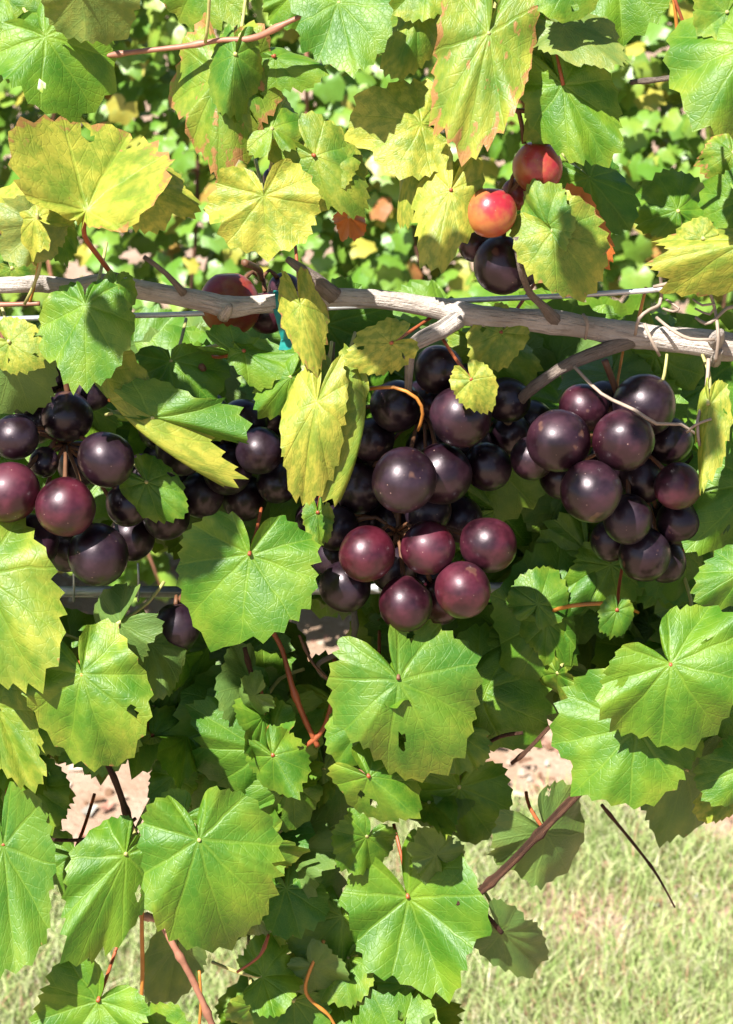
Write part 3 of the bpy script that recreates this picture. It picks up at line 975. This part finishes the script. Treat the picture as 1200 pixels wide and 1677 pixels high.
# (px, py, radius px, depth cm, redness, unripe)
BUNCHES = [
    ('bunch of dark and wine-red grapes at the left edge, over the lower wire', (95, 560), [
        (25, 716, 40, 1.6, .0, 0), (110, 682, 45, .2, -.2, 0), (173, 752, 49, 2.6, .15, 0), (16, 806, 52, 3.0, .75, 0), (107, 830, 53, 3.6, .85, 0),
        (72, 757, 26, 1.0, -.1, 0), (208, 826, 38, .8, -.1, 0), (272, 846, 42, -.6, -.3, 0), (50, 888, 50, 2.2, .2, 0), (160, 908, 53, 2.9, .05, 0),
        (55, 578, 30, -.5, -.2, 0), (35, 640, 40, -.6, -.3, 0), (150, 640, 36, -1.6, -.3, 0), (-40, 730, 48, 1.5, .3, 0), (90, 610, 36, -1.6, -.3, 0), (60, 690, 40, -1.4, -.3, 0), (235, 780, 40, -2, -.3, 0), (130, 760, 40, -1.2, -.3, 0), (215, 880, 40, -1.4, -.3, 0), (110, 900, 40, 0, -.3, 0), (-35, 870, 48, 1.8, .2, 0)]),
    ('deeply shaded black grapes under the green leaves left of the yellow leaf', (330, 600), [
        (342, 674, 34, -.8, .0, 0), (425, 738, 42, -.8, -.1, 0), (298, 735, 46, -1.8, -.3, 0), (372, 768, 44, -1.6, -.3, 0), (262, 700, 40, -2.6, -.3, 0),
        (400, 690, 40, -2.4, -.2, 0), (330, 810, 40, -2.4, -.3, 0), (455, 790, 38, -2.2, -.3, 0), (300, 670, 40, -2.8, -.3, 0), (350, 715, 42, -3.2, -.3, 0), (440, 680, 40, -3, -.3, 0), (290, 790, 42, -3, -.3, 0), (400, 815, 40, -3.4, -.3, 0), (260, 760, 38, -3.4, -.3, 0)]),
    ('upper dark purple grapes hanging from the bent spur, with lilac bloom', (668, 640), [
        (718, 606, 44, .2, -.2, 0), (648, 665, 46, -.2, -.2, 0), (754, 682, 54, 1.9, .25, 0), (662, 786, 57, 3.3, .1, 0), (722, 776, 55, 2.0, .15, 0),
        (798, 764, 42, 1.6, .05, 0), (830, 655, 40, -.8, -.3, 0), (700, 735, 40, -1.0, -.3, 0), (560, 735, 42, -1.6, -.2, 0), (590, 800, 44, -.8, -.3, 0),
        (835, 710, 38, -1.4, -.3, 0), (700, 835, 42, .4, -.2, 0), (610, 720, 38, -1.4, -.3, 0), (555, 680, 40, -2.6, -.3, 0), (520, 780, 42, -2.6, -.3, 0), (600, 750, 42, -2.4, -.3, 0), (770, 730, 40, -.8, -.3, 0), (760, 630, 38, -1, -.3, 0), (870, 690, 38, -1.8, -.3, 0), (690, 660, 40, -1.6, -.3, 0)]),
    ('lower cluster of six shiny wine-red grapes with one black at its left', (640, 815), [
        (601, 907, 49, 3.2, .9, 0), (701, 897, 48, 3.3, .75, 0), (799, 892, 49, 2.9, .6, 0), (757, 966, 49, 3.4, .9, 0), (565, 960, 46, 2.2, .0, 0),
        (664, 989, 47, 3.3, .45, 0), (645, 930, 42, .8, -.1, 0), (752, 850, 42, .2, -.2, 0), (720, 985, 40, 1.2, .5, 0), (550, 865, 40, -.2, -.3, 0), (640, 860, 40, -.4, -.3, 0), (600, 850, 42, -1.6, -.3, 0), (690, 950, 38, 0, -.3, 0), (520, 850, 40, -2.2, -.3, 0), (545, 910, 38, -.6, -.3, 0)]),
    ('right-hand bunch of big dark purple grapes under the grey cane', (990, 590), [
        (915, 722, 55, 3.0, .2, 0), (1021, 720, 55, 3.2, .3, 0), (968, 804, 54, 3.4, .25, 0), (1055, 665, 56, 1.4, .05, 0), (955, 668, 44, .8, .4, 0),
        (872, 750, 38, 1.4, .15, 0), (1028, 850, 43, 2.2, .05, 0), (1110, 796, 42, 2.6, .65, 0), (1112, 855, 40, 1.6, .0, 0), (1055, 908, 46, 1.6, .0, 0),
        (1096, 722, 42, .8, -.2, 0), (1050, 785, 42, .8, -.2, 0), (1000, 885, 36, .6, -.2, 0), (1140, 820, 38, 0, -.3, 0), (1085, 860, 42, -.4, -.3, 0), (1000, 760, 42, -.2, -.3, 0), (920, 780, 40, -.4, -.3, 0), (1120, 760, 38, -.6, -.3, 0), (1090, 920, 36, .2, -.3, 0), (990, 660, 40, -.8, -.1, 0)]),
    ('red and half-ripe grapes above the cordon beside a yellow leaf', (895, 185), [
        (880, 274, 44, 1.8, .8, .85), (804, 348, 45, 3.2, .9, .95), (822, 434, 50, 1.9, .1, 0), (778, 400, 30, .9, .5, 0), (852, 445, 30, .6, -.2, 0), (846, 318, 28, .4, .7, .4)]),
    ('reddish grapes half hidden behind the pale cordon next to the tie', (400, 430), [
        (376, 498, 54, -1.9, .9, .6), (437, 512, 38, -3.4, .7, 0), (466, 475, 30, -4.0, .3, 0)]),
]
SINGLES = [
    ('single black grape hanging alone below the lower wire', (300, 960), [(288, 1028, 42, .2, -.3, 0)]),
    ('small dark grape showing between the leaves of the upper left', (470, 235), [(462, 276, 24, -1.2, .0, 0), (448, 292, 20, -2.2, .1, 0)]),
]
allg = []
for bi, (lab, att, gl) in enumerate(BUNCHES + SINGLES):
    for g in gl:
        allg.append([bi, g[0], g[1], g[2] * .94, *g[3:]])


def g_pos(g):
    return P(g[1], g[2], g[4])


for it in range(60):
    moved = False
    for i in range(len(allg)):
        for j in range(i + 1, len(allg)):
            a, b = allg[i], allg[j]
            if abs(a[1] - b[1]) > 120 or abs(a[2] - b[2]) > 120:
                continue
            pa, pb = g_pos(a), g_pos(b)
            ra, rb = a[3] * mpp(a[1], a[2], a[4]), b[3] * mpp(b[1], b[2], b[4])
            gap = (ra + rb) * .985 - (pa - pb).length
            if gap > 0.0001:
                s = 1 if a[4] >= b[4] else -1
                a[4] += s * gap * 100 * .25
                b[4] -= s * gap * 100 * .75
                moved = True
    if not moved:
        break

for bi, (lab, att, gl) in enumerate(BUNCHES + SINGLES):
    mine = [g for g in allg if g[0] == bi]
    cen = Vector()
    for g in mine:
        cen += g_pos(g)
    cen /= len(mine)
    top = P(att[0], att[1], {2: .6, 5: 1.5}.get(bi, 0.4))
    root = empty('grape_bunch', top)
    tag(root, lab, 'grapes', 'bunches of grapes')
    core = cen + Vector((0, .006, .008))
    geos = [tube_geo([top, top * .5 + core * .5 + Vector((.002, .003, 0)), core], [.0015, .0014, .0012], 6, .004, .1, 200, top)]
    for k, g in enumerate(mine):
        c = g_pos(g)
        r = g[3] * mpp(g[1], g[2], g[4])
        dirv = (core + Vector((0, 0, .012)) - c).normalized()
        e = c + dirv * r * .96
        md = (e + core) * .5 + Vector((0, .002, .003))
        geos.append(tube_geo([core, md, e], [.0009, .0008, .0011], 5, .004, 0, 200, top))
        o = link('grape', SPH[k % 3], root, c - top)
        s = r / .0125
        o.scale = (s, s * .99, s)
        q = dirv.to_track_quat('Z', 'Y')
        o.rotation_euler = q.to_euler()
        if g[6] > 0:
            o.rotation_euler = (random.uniform(-.2, .2), random.uniform(-.2, .2), 0)
        o.color = (g[5], g[6], random.random(), 1)
        if g[6] > .5:
            o['label'] = 'half-ripe red and orange grape'
    if bi == 5:     # the bare branching stalk that shows above the red grapes
        for lst in ([(895, 185), (898, 215), (896, 240)], [(862, 120), (880, 170), (895, 200)], [(822, 165), (850, 185), (858, 235)], [(822, 165), (840, 180), (880, 182)],
                    [(905, 165), (902, 185), (898, 215)], [(912, 170), (905, 195)]):
            a, b = ppath([(x, y, 1.6) for x, y in lst], 1.6, 8)
            geos.append(tube_geo(a, b, 6, .004, .15, 200, top))
    me = geo_to_mesh('stem', geos, M_STALK)
    link('stem', me, root)

# ------------------------------------------------------------------ leaves that the photo shows one by one
# top
leaf((75, 62), (150, 158), 215, 1.5, tip=20, y=.05, roll=-30)
leaf((20, 50), (0, 135), 130, .5, y=.1, tip=20)
leaf((135, -18), (205, 62), 175, 3.2, tip=-50, y=.42, under=True, roll=40, label='olive leaf seen from below')
leaf((0, -10), (60, 40), 120, -2, y=.2)
leaf((555, 5), (580, 135), 165, 2.4, y=.05, tip=30)
leaf((450, 92), (540, 118), 80, 1.0, y=-.05, roll=-40, tip=10)
leaf((362, 120), (352, 300), 178, 1.6, tip=10, y=.32, br=.45, fold=.25, roll=20)
leaf((385, 90), (375, 190), 90, 2.3, y=.15, fold=.4)
leaf((445, 210), (430, 125), 105, 1.8, y=.28, tip=-20, roll=-20)
leaf((515, 255), (600, 350), 130, 2.0, y=.40, fold=.2)
leaf((540, 270), (535, 188), 100, 1.8, y=.42, pet=False)
leaf((688, 205), (580, 180), 165, 2.0, y=.66, tip=20, roll=-50, fold=.1, pet=[(696, 240, 1.6), (692, 300, .6), (690, 420, 0)], pmat=M_ORANGE)
leaf((800, 55), (757, 268), 168, 3.0, y=.42, br=.44, tip=10, fold=.12, label='large pale yellow-green leaf with a reddish patch')
leaf((682, 25), (640, 128), 100, .8, y=.42)
leaf((922, 140), (1000, 272), 150, 2.4, y=.12, fold=-.05, pet=[(912, 90, 2), (905, 45, 1.2)], pmat=M_RED)
leaf((915, 128), (893, 245), 85, 1.6, y=.28, pet=False, roll=-40, fold=.1)
leaf((895, 30), (870, 125), 110, 1.2, y=.22)
leaf((925, 45), (1015, 92), 110, 2.2, y=.38, tip=60, roll=-90, under=True)
leaf((930, -30), (950, 30), 130, 3.4, y=.12)
leaf((1010, -40), (1020, 75), 190, -1.0, y=-.1)
leaf((780, -30), (790, 45), 150, 1.0, y=.35)
leaf((1222, 75), (1135, 215), 235, 4.0, y=.16, tip=20, label='big pale green leaf at the upper right edge')
leaf((1190, 20), (1140, 60), 120, 3.0, y=.2)
leaf((700, -40), (640, 25), 130, .5, y=.3)
leaf((330, -40), (400, 40), 150, -1.5, y=.2, br=.1)
leaf((480, -10), (510, 40), 120, -.5, y=.0)
leaf((142, 348), (205, 192), 275, 3.6, y=.66, br=.34, fold=-.95, lobe=.35, tip=-60, roll=25, side=.0, cup=.05, pet=[(138, 385, 2.4), (165, 425, 1.4), (188, 456, .5)], pmat=M_RED, pw=9,
     label='large folded yellow leaf')
leaf((230, 300), (330, 335), 110, 2.2, y=.72, pet=False, roll=-30, br=.1)
leaf((60, 358), (-10, 300), 155, 3.4, y=.75, br=.2, tip=-20, pet=[(68, 400, 2.4), (60, 450, 1.6), (48, 498, .9)], pmat=M_ORANGE)
leaf((62, 365), (10, 430), 110, 3.0, y=.55, pet=False, roll=-60, under=True)
leaf((95, 370), (110, 440), 60, .5, y=.1)
leaf((432, 322), (438, 428), 192, 3.2, y=.72, br=.12, fold=-.05, cup=.1, label='bright yellow leaf with small brown marks')
leaf((738, 312), (705, 448), 118, 3.4, y=.85, fold=.1, tip=10, label='bright yellow leaf beside the red grapes')
leaf((742, 320), (758, 255), 60, 2.8, y=.75, pet=False)
leaf((672, 258), (634, 362), 42, 2.0, y=.60, roll=40)
leaf((905, 378), (980, 470), 165, 3.6, y=.42, br=.18, fold=.08, tip=10)
leaf((895, 372), (868, 290), 78, 3.6, y=.25, pet=False, roll=50, fold=.2)
leaf((1230, 395), (1055, 425), 100, 2.0, y=.62, br=.18, tip=20, roll=30)
leaf((1150, 390), (1110, 372), 70, 1.8, y=.55)
leaf((965, 292), (1035, 375), 130, -2.5, y=-.05)
leaf((940, 358), (1002, 440), 96, 1.2, y=.9, br=1.3, label='orange-red dead leaf edge')
leaf((572, 356), (580, 396), 56, -1, y=.8, br=1.4, cup=.9, ruf=.2, label='small orange-brown withered leaf')
leaf((1110, 345), (1075, 280), 130, -4, y=.0)
leaf((1210, 330), (1150, 310), 110, -2, y=-.05)
leaf((1200, 250), (1150, 280), 90, -3, y=.3, br=.4)
leaf((20, 440), (50, 470), 60, .6, y=.3, br=.3)
# middle
leaf((140, 500), (142, 642), 160, 3.2, lobe=.55, y=.10, tip=25, fold=.1, roll=10)
leaf((190, 462), (185, 540), 62, 2.6, y=.1, pet=False, lobe=.4)
leaf((15, 560), (70, 600), 95, 3.4, y=.52, tip=10)
leaf((20, 590), (45, 690), 135, 2.6, y=-.05, tip=-50, under=True)
leaf((280, 592), (290, 700), 195, .2, lobe=.5, y=-.02, tip=20)
leaf((400, 575), (505, 605), 75, 1.4, lobe=.4, y=.02, roll=-50)
leaf((390, 585), (500, 632), 60, .9, y=.05, roll=50)
leaf((475, 618), (420, 685), 90, 2.0, y=.05)
leaf((250, 684), (405, 722), 78, 2.8, y=.06, roll=60, fold=.3)
leaf((180, 655), (345, 838), 48, 2.6, y=.62, roll=60, fold=.4, pmat=M_ORANGE, label='narrow yellow leaf seen edge on')
leaf((240, 790), (300, 850), 90, 1.4, y=.05)
leaf((492, 500), (520, 618), 80, 2.8, y=.72, br=.28, label='yellow leaf below the tie, with an orange spot')
leaf((520, 660), (482, 822), 112, 3.6, y=.72, tip=10, roll=20, pet=[(535, 620, 2.8), (543, 560, 1)], pmat=M_PALE, label='yellow-green leaf hanging straight down')
leaf((548, 625), (545, 720), 55, 2.6, y=.5, under=True, roll=-60, pet=False)
leaf((640, 562), (566, 598), 92, 3.0, y=.80, tip=10, label='small bright yellow leaf under the cordon')
leaf((596, 655), (598, 830), 44, 3.0, y=.45, roll=-70, fold=.5, twist=.2)
leaf((795, 560), (880, 620), 105, -1.5, y=.30)
leaf((820, 545), (770, 610), 90, .4, y=.45)
leaf((772, 622), (800, 678), 78, 3.8, y=.62, label='small lemon-green leaf lying on a grape')
leaf((1160, 662), (1146, 812), 50, 3.2, y=.58, roll=40, br=.1, fold=.3, cup=.1, droop=.1, ruf=.04, twist=0, lobe=.5)
leaf((520, 840), (525, 895), 50, 2.0, y=.2, br=.2)
leaf((1240, 790), (1120, 905), 220, 1.0, y=-.1)
leaf((905, 1008), (800, 975), 230, -.4, y=-.02, tip=-10, pet=False, fold=-.05)
leaf((880, 990), (905, 925), 100, -.1, y=.12, pet=False)
leaf((895, 1020), (935, 1100), 95, 0, y=.1, pet=False)
# lower
leaf((408, 908), (392, 1052), 243, 4.6, y=.08, tip=15, cup=.18, label='large light green leaf covering the lower wire')
leaf((-30, 940), (70, 1135), 225, 4.6, y=.36, tip=20, label='yellow-green leaf at the left edge')
leaf((135, 1105), (185, 1258), 200, 5.6, y=.22, br=.12, tip=10, fold=.1, pet=[(128, 1102, 5.0), (165, 1060, 3), (192, 1022, 2)], pmat=M_ORANGE)
leaf((192, 1022), (108, 1090), 130, 3.2, y=.08, tip=-60, roll=40, under=True)
leaf((-5, 1160), (60, 1300), 105, 4.2, y=.36, br=.1, roll=-30)
leaf((60, 1180), (110, 1230), 110, 1.8, y=.0)
leaf((432, 1228), (305, 1155), 165, 1.4, y=.04, tip=20, fold=-.05)
leaf((420, 1205), (330, 1368), 215, .3, y=-.1, tip=-10)
leaf((447, 1238), (492, 1310), 108, 3.9, y=.12)
leaf((600, 1178), (550, 1252), 105, 3.2, y=.05)
leaf((652, 1112), (735, 1276), 250, 4.8, y=.18, tip=10, fold=.10, pet=[(652, 1080, 3.5), (650, 1030, 1)], pmat=M_STALK, label='large pale green leaf hanging below the wine-red grapes')
leaf((604, 1272), (690, 1345), 130, 4.4, y=.14, br=.10)
leaf((752, 1290), (735, 1400), 190, -.4, y=-.15, tip=-40)
leaf((530, 1260), (530, 1390), 190, -.8, y=-.15, tip=-40)
leaf((1042, 1192), (940, 1308), 232, 4.8, y=.08, tip=10, pet=[(1050, 1180, 4.4), (1072, 1150, 3.2), (1100, 1100, 2)], pmat=M_PINK, label='broad light green leaf, lower of the overlapping pair at the right')
leaf((1098, 1088), (1178, 1200), 262, 5.8, y=.05, tip=20, pet=[(1094, 1110, 4.6), (1080, 1150, 2.4)], pmat=M_RED, label='broad light green leaf, upper of the overlapping pair at the right')
leaf((1215, 935), (1135, 985), 105, 3.6, y=.1)
leaf((1010, 1000), (1000, 1050), 60, 2.6, y=.1)
leaf((892, 1362), (945, 1450), 190, 1.6, y=.12, tip=-70, under=True, roll=-40, label='dark leaf seen from below against the ground')
leaf((1125, 1262), (1088, 1398), 135, 1.8, y=.10, tip=-60, under=True, roll=30)
leaf((1225, 1255), (1140, 1290), 115, 4.2, y=.12)
leaf((1200, 1290), (1150, 1350), 80, 3.6, y=.45)
leaf((822, 1524), (892, 1614), 110, 1.8, y=.15, tip=-70, under=True, roll=30)
leaf((326, 1376), (372, 1574), 244, 6.4, lobe=.72, y=.12, fold=.12, tip=10, pet=[(318, 1350, 3.8), (300, 1300, 2)], pmat=M_PALE, label='large round green leaf with pale veins')
leaf((300, 1340), (250, 1400), 110, 3.8, y=.02, pet=False)
leaf((5, 1385), (30, 1590), 165, 4.6, y=.06, tip=20)
leaf((205, 1400), (128, 1585), 160, 4.2, lobe=.6, y=.02, tip=20, fold=.16, roll=-20)
leaf((160, 1640), (100, 1730), 190, 5.0, y=.04)
leaf((270, 1700), (230, 1650), 110, 4.0, y=.1)
leaf((668, 1470), (735, 1640), 240, 1.2, y=.0, tip=20, roll=20)
leaf((650, 1720), (610, 1625), 170, 4.4, y=.04)
leaf((600, 1370), (570, 1430), 110, 1.0, y=-.15, roll=-50)
leaf((480, 1640), (430, 1700), 150, 2.0, y=-.15)
leaf((290, 1550), (265, 1660), 105, 1.4, y=.2, tip=-60, under=True)
leaf((430, 1600), (500, 1590), 130, 2.6, y=-.15, roll=60)
leaf((470, 1420), (560, 1480), 180, .8, y=-.15)
leaf((560, 1500), (560, 1600), 180, 1.2, y=-.15)
leaf((55, 1290), (85, 1370), 120, .6, y=-.1)
leaf((120, 1400), (100, 1470), 120, 1.0, y=-.1)
leaf((285, 1270), (262, 1330), 80, 1.0, y=-.1)
leaf((170, 1190), (80, 1225), 150, 1.4, y=-.1)
leaf((250, 1205), (290, 1262), 130, .4, y=.1, br=.1)
leaf((1190, 1160), (1160, 1240), 180, 1.6, y=.05)
leaf((780, 1130), (900, 1190), 220, .2, y=-.1)
leaf((1120, 900), (1060, 1000), 170, -1.0, y=-.1)
leaf((1000, 925), (1020, 1010), 150, -1.4, y=-.1)
leaf((1090, 905), (1130, 985), 150, -1.6, y=-.1)
leaf((960, 900), (930, 1010), 150, -2.2, y=-.1)

# ------------------------------------------------------------------ the shaded inner and outer leaves of the same vine
HOLES = [(115, 1275, 275, 1415), (565, 1300, 640, 1470), (790, 1185, 920, 1330), (760, 1400, 1300, 1800), (-300, 1560, 220, 1800), (860, 1320, 1200, 1420), (400, 1560, 460, 1600),
         (215, 1590, 330, 1700), (500, 1015, 580, 1075), (100, 930, 280, 990)]


def clear(x, y, r):
    for a, b, c, e in HOLES:
        if a - r < x < c + r and b - r < y < e + r:
            return False
    return True


def filler(n, x0, y0, x1, y1, d0, d1, s0, s1, yl=(-.2, .15), holes=True, store=None):
    k = tries = 0
    while k < n and tries < n * 60:
        tries += 1
        x, y = random.uniform(x0, x1), random.uniform(y0, y1)
        s = random.uniform(s0, s1)
        if holes and not clear(x, y, s * .53):
            continue
        a = random.gauss(PI / 2, 1.0)
        l = s * .62
        c = (x - math.cos(a) * l * .3, y - math.sin(a) * l * .3)
        o = leaf(c, (c[0] + math.cos(a) * l, c[1] + math.sin(a) * l), s, random.uniform(d0, d1), tip=random.uniform(-60, 110), roll=random.uniform(-110, 110),
                 y=random.uniform(*yl), br=random.uniform(0, .12), pet=False if random.random() < .5 or store is not None else None, under=random.random() < .3)
        if store is not None:
            store.append(o)
        k += 1


def join_leaves(objs):
    """the leaves too deep or too far out to tell apart: whole leaf meshes, with the added shading leaves, one part"""
    V, F, U, R = [], [], [], []
    for o in objs:
        me = o.data
        b = sum(map(len, V))
        co = np.empty(len(me.vertices) * 3, dtype=np.float32)
        me.vertices.foreach_get('co', co)
        V.append(co.reshape(-1, 3) + np.array(o.location, dtype=np.float32))
        F += [tuple(i + b for i in p.vertices) for p in me.polygons]
        q = np.empty(len(me.loops) * 2, dtype=np.float32)
        me.uv_layers['leaf'].data.foreach_get('uv', q)
        U.append(q)
        q = np.empty(len(me.vertices), dtype=np.float32)
        me.attributes['rim'].data.foreach_get('value', q)
        R.append(q)
        LEAVES.remove(o)
        bpy.data.objects.remove(o)
    me = mesh('foliage', np.concatenate(V).tolist(), F, M_LEAF)
    me.uv_layers.new(name='leaf').data.foreach_set('uv', np.concatenate(U))
    me.attributes.new('rim', 'FLOAT', 'POINT').data.foreach_set('value', np.concatenate(R))
    o = link('foliage', me, VINE, (0, 0, 0))
    o.color = (.0, .03, .4, 1)
    tag(o, kind='stuff')


filler(30, 380, 1080, 800, 1700, -1, 2.8, 70, 135, (-.1, .25))
filler(14, 900, 1040, 1220, 1330, -1, 2.6, 70, 130, (-.1, .3))
filler(12, -40, 1050, 330, 1260, -1, 2.6, 70, 130, (-.1, .3))
filler(12, 400, 1300, 740, 1700, -6, -2, 150, 220, (-.2, 0))
DEEP = []
LOD[0] = .6
filler(44, 230, 600, 900, 800, -13, -6, 170, 250, store=DEEP)
filler(20, -60, 620, 240, 900, -12, -6, 170, 240, store=DEEP)
# the thickness of the row behind the bunches
filler(70, 220, 600, 940, 850, -32, -13, 200, 280, store=DEEP)
filler(70, 700, 620, 1300, 1060, -32, -13, 200, 280, store=DEEP)
filler(60, 240, 800, 900, 1080, -32, -12, 200, 280, store=DEEP)
filler(60, 330, 1080, 1300, 1330, -28, -11, 180, 260, store=DEEP)
filler(30, -80, 650, 240, 900, -28, -11, 180, 260, store=DEEP)
filler(46, 700, 590, 1260, 1000, -13, -5, 170, 250, store=DEEP)
filler(44, 240, 780, 800, 1040, -13, -6, 170, 250, store=DEEP)
filler(40, 330, 1050, 1260, 1290, -12, -4, 160, 240, store=DEEP)
filler(20, -60, 1040, 420, 1250, -10, -4, 150, 230, store=DEEP)
filler(20, 400, 1290, 740, 1720, -9, -3, 140, 220, store=DEEP)
filler(12, -100, -330, 1300, -140, -6, 0, 170, 240, (0, .4), False, DEEP)
filler(40, -900, -250, -130, 1500, -8, 4, 180, 260, (-.1, .4), False, DEEP)
filler(40, 1330, -250, 2100, 1300, -8, 4, 180, 260, (-.1, .4), False, DEEP)
# unseen leaves added above the frame, each set sunward of a spot to shade it
for (tx, ty, td, sz, s_) in ((345, 770, -1, 110, .34), (850, 690, 0, 150, .33), 
                             (1060, 640, 0, 110, .32), (1190, 900, 0, 160, .38), (1000, 1020, 0, 160, .42),
                             (700, 830, 0, 90, .37), (480, 1120, -2, 220, .42), (790, 820, -3, 160, .37)):
    p = P(tx, ty, td) + L * s_
    v = p - CAM
    dep = v.dot(FV)
    qx, qy = 600 + v.dot(RV) / dep / K, 838.5 - v.dot(UV_) / dep / K
    dd = (Y0 - p.y) * 100
    l = sz * .62
    leaf((qx, qy - l * .3), (qx + random.uniform(-30, 30), qy + l * .7), sz * 1.3, dd, tip=random.uniform(20, 70), roll=random.uniform(-60, 10), y=.1, pet=False)
    DEEP.append(LEAVES[-1])
join_leaves(DEEP)
LOD[0] = 1.0
filler(8, -40, 560, 900, 760, -7, -3, 150, 230)
filler(20, 700, 590, 1240, 980, -6, -2.5, 150, 230)
filler(12, -40, 780, 760, 1060, -7, -3, 150, 230)
filler(26, 380, 1060, 1240, 1290, -6, -1, 150, 220)
filler(14, -40, 1060, 420, 1260, -5, -1, 140, 200)
filler(22, 380, 1280, 740, 1700, -5, .5, 130, 200)
filler(6, -60, 1300, 120, 1540, -4, 0, 130, 180)
filler(4, 200, 1440, 400, 1560, -4, 0, 120, 150)
